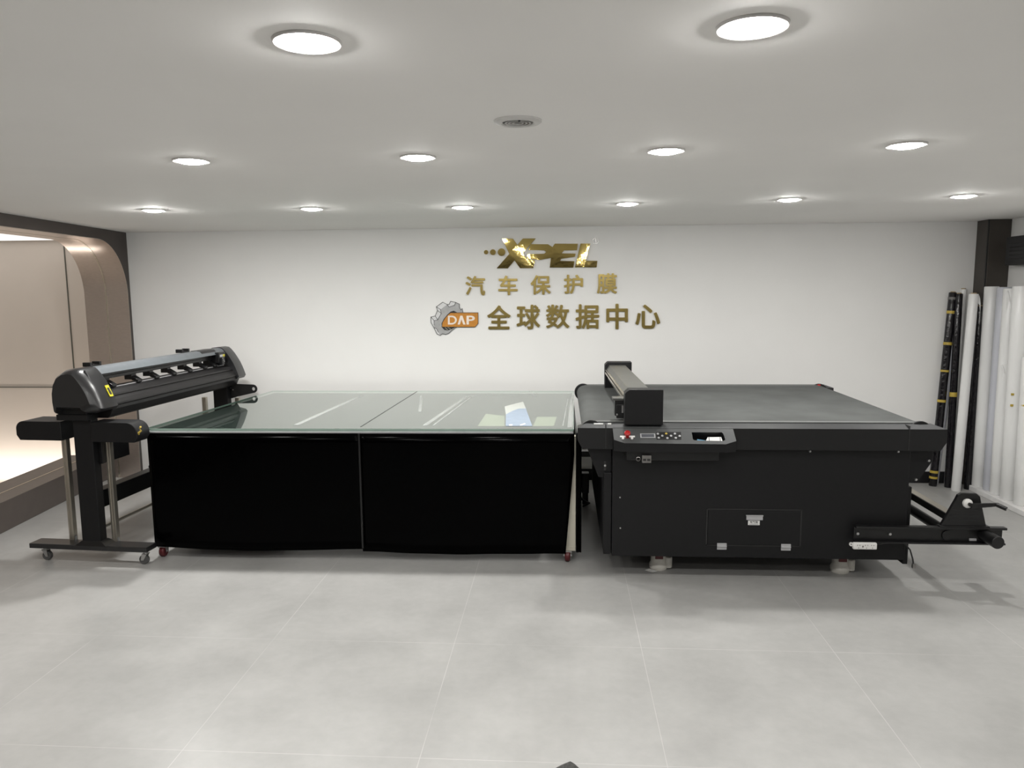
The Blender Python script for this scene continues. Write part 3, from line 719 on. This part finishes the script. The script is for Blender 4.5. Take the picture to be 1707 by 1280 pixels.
for p in ((1350, 752), (1497, 752.5)):
    q = atY(*p, 4.02); Fc('bolt', MB().cyl((q[0], 4.022, q[2]), (q[0], 4.012, q[2]), .007, .005, 14), 'steel', smooth=True)
for p in ((1033.5, 829), (1034, 880)):
    q = atY(*p, 4.02)
    Fc('hinge_pin', MB().cyl((q[0], 4.022, q[2]), (q[0], 4.016, q[2]), .004, seg=10), 'steel')
# access door
dr = Fc('access_door', MB().box(.796, 1.288, 4.0155, 4.023, .206, .400), 'black', bevel=.0025)
Fc('door_gap', MB().box(.788, 1.296, 4.0195, 4.0225, .199, .2045).box(.788, 1.296, 4.0195, 4.0225, .4015, .407).box(.788, .7945, 4.0195, 4.0225, .199, .407).box(1.2895, 1.296, 4.0195, 4.0225, .199, .407), 'ink', dr)
lt = Fc('latch', MB().box(1.0, 1.087, 4.009, 4.016, .349, .372).box(.998, 1.089, 4.006, 4.016, .3715, .376), 'bezel', dr, bevel=.001)
Fc('label', MB().box(1.010, 1.072, 4.0142, 4.016, .320, .345), 'paper', dr)
Fc('label_text', glyph('电气箱', (1.020, 4.0142, .331), (1.062, 4.0142, .331), (1.020, 4.0142, .342), .0005, (0, -1, 0), .01), 'ink', dr)
Fc('label_line', MB().box(1.016, 1.066, 4.0138, 4.0143, .3245, .3265), 'ink', dr)
for x0 in (.848, 1.190):
    Fc('hinge', MB().box(x0, x0 + .051, 4.011, 4.0185, .180, .216).cyl((x0, 4.010, .199), (x0 + .051, 4.010, .199), .0045, seg=12), 'bezel', dr, bevel=.001)
# control panel
PN = np.array([0, -.098, .12]); PN = PN / np.linalg.norm(PN); PP = np.array([.3, 3.98, .856])
def pp(x, y, up=0.): return Vector(onplane(x, y, PP, PN) + PN * up)
outl = [(1021, 714), (1222, 713.5), (1227.5, 733), (1213, 742), (1208, 752) , (1046, 752), (1040, 748), (1024, 737)]
outl = [(1021, 711.5), (1221, 711.5), (1227.5, 735), (1210, 740.5), (1041, 738.5), (1023.5, 733)]
holeb = [(1153, 720.5), (1203, 720.5), (1206, 723), (1209, 733), (1206, 735), (1158, 734), (1155, 732)]
holep = [pp(*p) for p in holeb]
top3 = [pp(*p) for p in outl]
pnl = Fc('control_panel', MB().plate(top3, [holep], Vector(-PN * .004)), 'panelg')
# apron under the panel top
low = []
for p in top3: low.append(Vector((p.x, p.y, p.z)))
ap = MB()
front = [top3[i] for i in (0, 5, 4, 3, 2, 1)]
bott = [Vector((v.x, v.y + .004, .744)) for v in front]
bott[0].z = bott[-1].z = .748
for i in range(5): ap.bm.faces.new([ap.bm.verts.new(q) for q in (front[i], front[i + 1], bott[i + 1], bott[i])])
ap.bm.faces.new([ap.bm.verts.new(q) for q in bott])
bmesh.ops.remove_doubles(ap.bm, verts=ap.bm.verts, dist=1e-5)
Fc('panel_apron', ap, 'black', pnl)
Fc('lower_tray', MB().box(.345, .83, 3.945, 4.03, .690, .748), 'black2', pnl, bevel=.004)
tr = MB()
dn = Vector((0, .02, -.045)); n = len(holep)
hv = [tr.bm.verts.new(p) for p in holep]; lv = [tr.bm.verts.new(p + dn) for p in holep]
for i in range(n): tr.bm.faces.new((hv[i], hv[(i + 1) % n], lv[(i + 1) % n], lv[i]))
tr.bm.faces.new(lv)
Fc('tray_pocket', tr, 'black2', pnl)
es = Fc('emergency_stop', MB().lathe(pp(1045.5, 727), PN, [(.0005, .034), (.010, .034), (.0155, .030), (.017, .024), (.014, .018), (.010, .016), (.010, .0), (.016, 0)], 28), 'red', pnl, smooth=True)
for cxp in (1038.5, 1053.5):
    a, b, c, d = pp(cxp - 5, 729, .0006), pp(cxp + 5, 729, .0006), pp(cxp + 4.8, 726.4, .0006), pp(cxp - 4.8, 726.4, .0006)
    Fc('button_label', MB().prism([a, b, c, d], Vector(PN * .001)), 'paper', pnl)
    Fc('round_button', MB().cyl(pp(cxp, 731.3), pp(cxp, 731.3, .006), .0065, seg=18), 'white', pnl, smooth=True)
def rect(x0, y0, x1, y1, sk=0.): return [(x0, y0), (x1, y0), (x1 + sk, y1), (x0 + sk, y1)]
sc = Fc('display', MB().prism([pp(*p, .0002) for p in rect(1067, 723, 1092, 730, .6)], Vector(PN * .002)), 'bezel', pnl)
Fc('screen', MB().prism([pp(*p, .0023) for p in rect(1069, 724, 1090.2, 729, .5)], Vector(PN * .0005)), 'screen', sc)
kpd = Fc('keypad', MB().prism([pp(*p, .0002) for p in rect(1093.5, 720.2, 1135, 732.6, 1)], Vector(PN * .0008)), 'black2', pnl)
for i, (u, v) in enumerate(((1096.5, 723.3), (1110.5, 723), (1125, 723.2), (1104, 726.7), (1118.5, 726.7), (1133, 727), (1098, 730), (1112.5, 730.6), (1126.5, 730.3))):
    Fc('key', MB().cyl(pp(u, v, .0005), pp(u, v, .003), .0062, seg=16), 'tapey' if i == 1 else 'bezel', kpd)
# usb port under the panel
q0, q1 = atY(1070, 771, 3.925), atY(1085.5, 759, 3.925)
us = Fc('usb_port', MB().box(q0[0], q1[0], 3.918, 3.935, q0[2], q1[2]), 'ringd', pnl, bevel=.001)
for k in (.27, .73):
    xm = q0[0] + (q1[0] - q0[0]) * k; zm = (q0[2] + q1[2]) / 2 - .003
    Fc('port_hole', MB().box(xm - .008, xm + .008, 3.9165, 3.919, zm - .006, zm + .006), 'ink', us)
q = atY(1064, 765, 3.928)
Fc('round_socket', MB().lathe((q[0], 3.93, q[2]), (0, -1, 0), [(.012, 0), (.012, .004), (.009, .006), (.008, .001)], 20), 'ringd', pnl, smooth=True)
# gantry
def capg(y0, y1, x0, x1, zt):
    return MB().prism([(x0, y0, .872), (x0, y0, zt - .022), (x0 + .006, y0, zt - .014), (x0 + .022, y0, zt), (x1, y0, zt), (x1, y0, .872)], (0, y1 - y0, 0))
Fc('gantry_cap', capg(3.99, 4.075, .338, .541, 1.063), 'black', bevel=.003)
Fc('gantry_cap', capg(5.46, 5.56, .316, .509, 1.066), 'black', bevel=.003)
gb = MB().loft([[(x + k, y, z) for x, z in ((.372, 1.045), (.488, 1.045), (.50, 1.03), (.50, .94), (.365, .94), (.352, 1.01))] for y, k in ((4.07, 0), (5.47, -.026))])
Fc('gantry_beam', gb, 'beamm', bevel=.003)
for z0, z1, o in ((.985, .996, .343), (1.008, 1.014, .346)):
    Fc('guide_rail', MB().hexa([(o, 4.12, z0), (o + .014, 4.12, z0), (o + .014, 4.12, z1), (o, 4.12, z1), (o - .026, 5.46, z0), (o - .012, 5.46, z0), (o - .012, 5.46, z1), (o - .026, 5.46, z1)]), 'groove')
hd = Fc('cutting_head', MB().box(.292, .352, 4.09, 4.16, .905, .99).box(.30, .345, 4.075, 4.092, .893, .97), 'black2', bevel=.003)
Fc('head_cover', MB().box(.280, .345, 4.085, 4.165, .99, 1.003), 'beamm', hd, bevel=.002)
Fc('head_screw', MB().cyl((.303, 4.076, .915), (.303, 4.071, .915), .005, seg=10).box(.328, .337, 4.068, 4.075, .925, .965), 'steel', hd)
# levelling casters
for x, y, lab in ((.556, 4.195, 1), (1.573, 4.195, 1), (.556, 5.4, 0), (1.573, 5.4, 0)):
    c = Fc('leveling_caster', MB().lathe((x, y, 0), (0, 0, 1), [(.0, .0), (.048, 0), (.052, .010), (.051, .030), (.044, .040), (.043, .08), (.047, .086), (.047, .131), (.0, .131)], 36), 'cream', smooth=True)
    Fc('thumbwheel', MB().box(x - .024, x + .021, y - .050, y - .040, .070, .102), 'redw', c, bevel=.003)
    Fc('adjuster_ear', MB().cyl((x + .055, y - .012, .012), (x + .055, y - .012, .075), .022, seg=20), 'cream', c, bevel=.004, smooth=True)
# take-up winder on the right end
def winder(y, sgn):
    y0, y1 = (y, y + .045)
    a = Fc('winder_arm', MB().box(1.557, 2.318, y0 + .03, y0 + .038, .247, .338).box(1.557, 2.325, y0, y0 + .035, .328, .340).box(1.557, 2.322, y0, y0 + .035, .247, .257), 'black2', bevel=.002)
    if sgn:
        for x in (1.575, 1.742): Fc('arm_bolt', MB().cyl((x, y0 + .03, .293), (x, y0 + .02, .293), .0085, .007, 16), 'steel', a, smooth=True)
        Fc('arm_boss', MB().cyl((2.035, y0 + .031, .290), (2.035, y0 + .022, .290), .026, seg=28), 'black2', a, smooth=True)
    yp = y0 + .012
    pl = Fc('winder_bracket', MB().prism([(1.992, yp, .342), (2.225, yp, .342), (2.188, yp, .485), (2.183, yp, .505), (2.165, yp, .520), (2.09, yp, .522), (2.072, yp, .512), (2.063, yp, .49)], (0, .022, 0)).box(1.985, 2.24, yp - .008, yp + .03, .338, .347), 'black2', bevel=.003)
    return pl
wb = winder(3.95, True); winder(5.58, False)
for z in (.375, .40, .43):
    Fc('bracket_rib', MB().box(2.03 + (z - .375) * .3, 2.19 - (z - .375) * .25, 3.9595, 3.963, z, z + .004), 'grey3', wb)
Fc('bearing', MB().lathe((2.118, 3.963, .470), (0, -1, 0), [(.024, 0), (.024, .012), (.019, .018), (.012, .02), (.012, .026), (.0005, .027)], 28), 'white', wb, smooth=True)
ck = Fc('crank', MB().cyl((2.118, 3.955, .470), (2.118, 3.92, .470), .010, seg=16).hexa([(2.12, 3.918, .452), (2.255, 3.918, .466), (2.255, 3.930, .466), (2.12, 3.930, .452), (2.12, 3.918, .478), (2.255, 3.918, .483), (2.255, 3.930, .483), (2.12, 3.930, .478)]).cyl((2.245, 3.925, .474), (2.275, 3.885, .462), .011, seg=16), 'black2', bevel=.002)
Fc('crank_tip', MB().cyl((2.275, 3.885, .462), (2.277, 3.882, .4615), .006, seg=12), 'steel', ck)
Fc('winder_shaft', MB().box(2.04, 2.085, 4.0, 5.58, .36, .395).box(2.035, 2.09, 4.0, 5.58, .395, .399), 'apron')
Fc('shaft_strip', MB().box(2.04, 2.085, 4.0, 5.58, .399, .4015), 'alu')
Fc('winder_tube', MB().cyl((2.055, 3.99, .293), (2.055, 5.58, .293), .027, seg=24), 'black2', smooth=True)
Fc('protruding_tube', MB().cyl((2.215, 4.1, .300), (2.232, 3.86, .290), .033, seg=28), 'black2', smooth=True, bevel=.003)
Fc('tube_end_gap', MB().box(2.15, 2.185, 3.972, 3.979, .262, .274), 'bezel')
# loose cable hanging at the right edge of the body
Fc('hanging_cable', MB().tube([(1.79, 4.0, .247), (1.83, 3.998, .235), (1.86, 3.995, .20), (1.876, 3.994, .15), (1.882, 3.994, .112)], .004, 8), 'black2', smooth=True)
Fc('cable_clip', MB().box(1.874, 1.89, 3.985, 4.0, .100, .125), 'ringd', bevel=.002)

# white box and blue card in the tray
pc3 = pp(1190, 731) + Vector((0, .016, -.036))
t = thing('small_white_box', 'small white box with a black stripe lying in the panel tray', 'box', pc3)
bb = [pp(*p) for p in ((1180, 727.2), (1202.5, 727.0), (1205, 734.6), (1176.5, 734.2))]
obj('carton', MB().prism([p - Vector(PN * .006) for p in bb], Vector(-PN * .02)), 'white', t, bevel=.001)
for u in (1181.5, 1200):
    obj('stripe', MB().prism([pp(u, 727.4, -.0057), pp(u + 1, 727.4, -.0057), pp(u + 1.8, 734.3, -.0057), pp(u + .8, 734.3, -.0057)], Vector(PN * .0004)), 'ink', t)
tag(obj('blue_card', MB().prism([pp(*p, -.012) for p in ((1163, 729.5), (1176, 731.5), (1175.5, 734), (1162, 733.6))], Vector(-PN * .004)), 'blueb'), 'blue card lying in the panel tray beside the white box', 'card')

# power strip on the arm
q0, q1 = atY(1420.5, 914.5, 3.94), atY(1461, 904, 3.94)
ps = thing('power_strip', 'white three-outlet power strip fixed under the black winder arm', 'power strip', (q0[0], 3.95, q0[2]))
obj('housing', MB().box(q0[0], q1[0], 3.925, 3.948, q0[2], q1[2]), 'white', ps, bevel=.006, smooth=True)
zc = (q0[2] + q1[2]) / 2
obj('mount_ear', MB().lathe((q0[0] - .006, 3.945, zc + .006), (0, -1, 0), [(.010, 0), (.010, .008), (.004, .008), (.004, 0)], 20), 'white', ps, smooth=True)
for k in (.22, .55, .80):
    xx = q0[0] + (q1[0] - q0[0]) * k
    for dx, dz in ((-.006, .006), (.006, .006), (0, -.008)):
        obj('socket_slot', MB().box(xx + dx - .0016, xx + dx + .0016, 3.9242, 3.9256, zc + dz - .003, zc + dz + .003), 'ringd', ps)
obj('switch', MB().box(q0[0] + .045, q0[0] + .052, 3.923, 3.926, zc - .004, zc + .004), 'ringd', ps)
obj('cord', MB().tube([(q1[0] - .004, 3.945, zc + .004), (q1[0] + .05, 3.95, zc + .012), (q1[0] + .10, 3.965, zc + .014)], .004, 8), 'black2', ps, smooth=True)

# ================================================================== FILM ROLLS
def roll(label, b, t_, r, m, bands=(), core=True, group='film rolls standing in the corner', tail=None, name='film_roll'):
    b, t_ = Vector(b), Vector(t_)
    o = thing(name, label, 'film roll', b, group=group)
    d = (t_ - b).normalized(); q = d.to_track_quat('Z', 'Y'); L = (t_ - b).length
    rr = []
    for h, k in ((0, .94), (.006, 1), (L * .25, 1.0), (L * .5, 1.0), (L * .75, 1.0), (L - .005, 1), (L, .93)):
        rr.append([b + d * h + q @ Vector((r * k * math.cos(2 * math.pi * i / 28), r * k * math.sin(2 * math.pi * i / 28), 0)) for i in range(28)])
    obj('wrap', MB().loft(rr), m, o, smooth=True)
    if core:
        obj('core', MB().lathe(t_, d, [(r * .62, -.02), (r * .62, .008), (r * .5, .008), (r * .5, -.02)], 24), 'coref', o, smooth=True)
    for h, wd, mm in bands:
        c = b + d * (L * h)
        obj('tape_band', MB().lathe(c, d, [(r + .0008, -wd / 2), (r + .0018, -wd / 2), (r + .0018, wd / 2), (r + .0008, wd / 2)], 28), mm, o, smooth=True)
    return o
def along(b, t_, pxs):
    return pxs
lg = 'film rolls leaning in the corner'
roll('slim black wrapped roll with four yellow tape bands, leftmost in the corner', (2.985, 6.10, .0), (3.078, 6.165, 1.545), .030, 'blackroll',
     [(.045, .018, 'tapey'), (.075, .02, 'tapey'), (.445, .02, 'tapey'), (.60, .016, 'tapey'), (.74, .022, 'tapey'), (.90, .022, 'tapey'), (.97, .02, 'scuff')], group=lg)
roll('pale grey roll mostly hidden between the two yellow-banded black rolls', (3.03, 6.165, 0), (3.105, 6.168, 1.30), .028, 'greyroll', group=lg)
roll('black wrapped roll with one wide yellow tape band at mid height', (3.083, 6.06, 0), (3.108, 6.13, 1.535), .026, 'blackroll', [(.485, .035, 'tapey')], group=lg)
roll('thin white roll whose top shows between a black and a white roll in the corner', (3.13, 6.16, 0), (3.158, 6.17, 1.57), .026, 'whiteroll', group=lg)
w4 = roll('slanting thin white roll with a torn flap at its top', (3.092, 5.955, 0), (3.136, 5.975, 1.535), .034, 'whiteroll', group=lg)
mb = MB(); rows = []
for i in range(6):
    a = i / 5; rows.append([mb.bm.verts.new((3.136 + .03 + .02 * a + .01 * math.sin(a * 3), 5.975 - .012 * a, 1.53 - .20 * a * a - k * (.07 - .04 * a))) for k in (0, 1)])
for i in range(5): mb.bm.faces.new((rows[i][0], rows[i + 1][0], rows[i + 1][1], rows[i][1]))
obj('torn_flap', mb, 'whiteroll', w4, solid=.001)
obj('red_mark', MB().box(3.149, 3.161, 5.955, 5.963, 1.47, 1.495), 'red', w4)
roll('dark wrapped roll leaning on the column behind the slanting white roll', (3.212, 6.01, 0), (3.213, 6.02, 1.44), .030, 'blackroll', group=lg)
rg = 'wide white rolls on the white plinth'
R = [((3.268, 5.965), (3.262, 5.97), 1.590, .050, 'whiteroll', 'wide white roll on the plinth, nearest the dark corner column'),
     ((3.285, 5.845), (3.285, 5.845), 1.585, .048, 'greyroll', 'pale grey roll on the plinth, between two wide white rolls'),
     ((3.270, 5.725), (3.262, 5.725), 1.575, .047, 'whiteroll', 'white roll on the plinth with a curled torn film edge'),
     ((3.275, 5.585), (3.252, 5.585), 1.592, .054, 'whiteroll', 'wide white roll on the plinth with two small yellow tape scraps'),
     ((3.285, 5.44), (3.275, 5.45), 1.10, .052, 'whiteroll', 'shorter white roll on the plinth, nearest and cut by the right edge')]
for (b, tp, z, r, m, lab) in R:
    ro = roll(lab, (b[0], b[1], .041), (tp[0], tp[1], z), r, m, group=rg, core=False)
    if 'curled' in lab:
        for base_z, top_z, w in ((1.10, 1.56, .03), (.78, 1.02, .028)):
            mb = MB(); rows = []
            for i in range(10):
                a = i / 9; z_ = top_z + (base_z - top_z) * a
                out = .012 + .03 * math.sin(a * math.pi) * (1 if base_z > 1 else .6)
                x0, y0 = 3.262 - r * .9 + .03 * a, 5.725 - r * .55
                rows.append([mb.bm.verts.new((x0 - .002 + k * out * .8, y0 - .004 - k * out * .5, z_)) for k in (0, .5, 1)])
            for i in range(9):
                for k in range(2): mb.bm.faces.new((rows[i][k], rows[i][k + 1], rows[i + 1][k + 1], rows[i + 1][k]))
            obj('torn_film', mb, 'whiteroll', ro, solid=.001, smooth=True)
    if 'scraps' in lab:
        for z_ in (.735, .815):
            obj('tape_scrap', MB().box(3.215, 3.235, 5.54, 5.545, z_, z_ + .016), 'tapey', ro)
    if 'shorter' in lab:
        obj('tape_band', MB().lathe((3.281, 5.446, .76), (0, 0, 1), [(.0535, -.006), (.0545, -.006), (.0545, .006), (.0535, .006)], 28), 'tapey', ro)
roll('tall white roll standing behind the others below the black air unit', (3.368, 5.66, .041), (3.368, 5.63, 1.675), .042, 'whiteroll', group=rg, core=False)

# black air unit on the right wall
av = thing('air_unit', 'black louvred air unit on the right wall above the white rolls', 'air conditioner', (RWX, 5.5, 1.745))
obj('housing', MB().box(3.315, RWX, 5.0, 5.92, 1.745, 1.955), 'basebd', av, bevel=.006)
for k in range(5):
    z = 1.785 + k * .028
    obj('louvre', MB().hexa([(3.312, 5.05, z), (3.318, 5.05, z + .012), (3.318, 5.87, z + .012), (3.312, 5.87, z), (3.312, 5.05, z + .003), (3.318, 5.05, z + .015), (3.318, 5.87, z + .015), (3.312, 5.87, z + .003)]), 'black2', av)

# ================================================================== SMALL THINGS ON THE FLOOR
tag(obj('paper_scrap', MB().prism([(.475, 4.15, .003), (.515, 4.118, .003), (.545, 4.135, .004), (.50, 4.17, .004)], (0, 0, .001)), 'paper'), 'white paper scrap on the floor under the flatbed cutter', 'paper')
mb = MB(); rings = []
for z, k in ((0, 1.0), (.014, .92), (.027, .6), (.038, .28), (.044, .06)):
    rings.append([(.012 + .012 * (z / .03) + .055 * k * math.cos(a) * (1 + .18 * math.sin(3 * a)), 2.275 + .05 * k * math.sin(a) * (1 + .15 * math.cos(4 * a)) + z * .9, z) for a in [2 * math.pi * i / 24 for i in range(24)]])
mb.loft(rings); tag(obj('crumpled_cloth', mb, 'cloth', smooth=True), 'dark grey crumpled rag on the floor at the bottom edge of the photo', 'cloth')
t = thing('cable_plug', 'grey power adapter with a black cable on the floor between table and flatbed cutter', 'adapter', (.20, 5.3, 0))
obj('adapter', MB().box(.15, .205, 5.45, 5.52, .09, .24).box(.155, .20, 5.46, 5.51, 0, .09), 'apron', t, bevel=.005)
obj('cable', MB().tube([(.125, 5.3, .12), (.15, 5.32, .08), (.18, 5.36, .05), (.205, 5.4, .03), (.19, 5.42, .015), (.16, 5.38, .012)], .008, 8), 'black2', t, smooth=True)
obj('side_bar', MB().box(.12, .235, 5.30, 5.36, .40, .44), 'black2', fc)
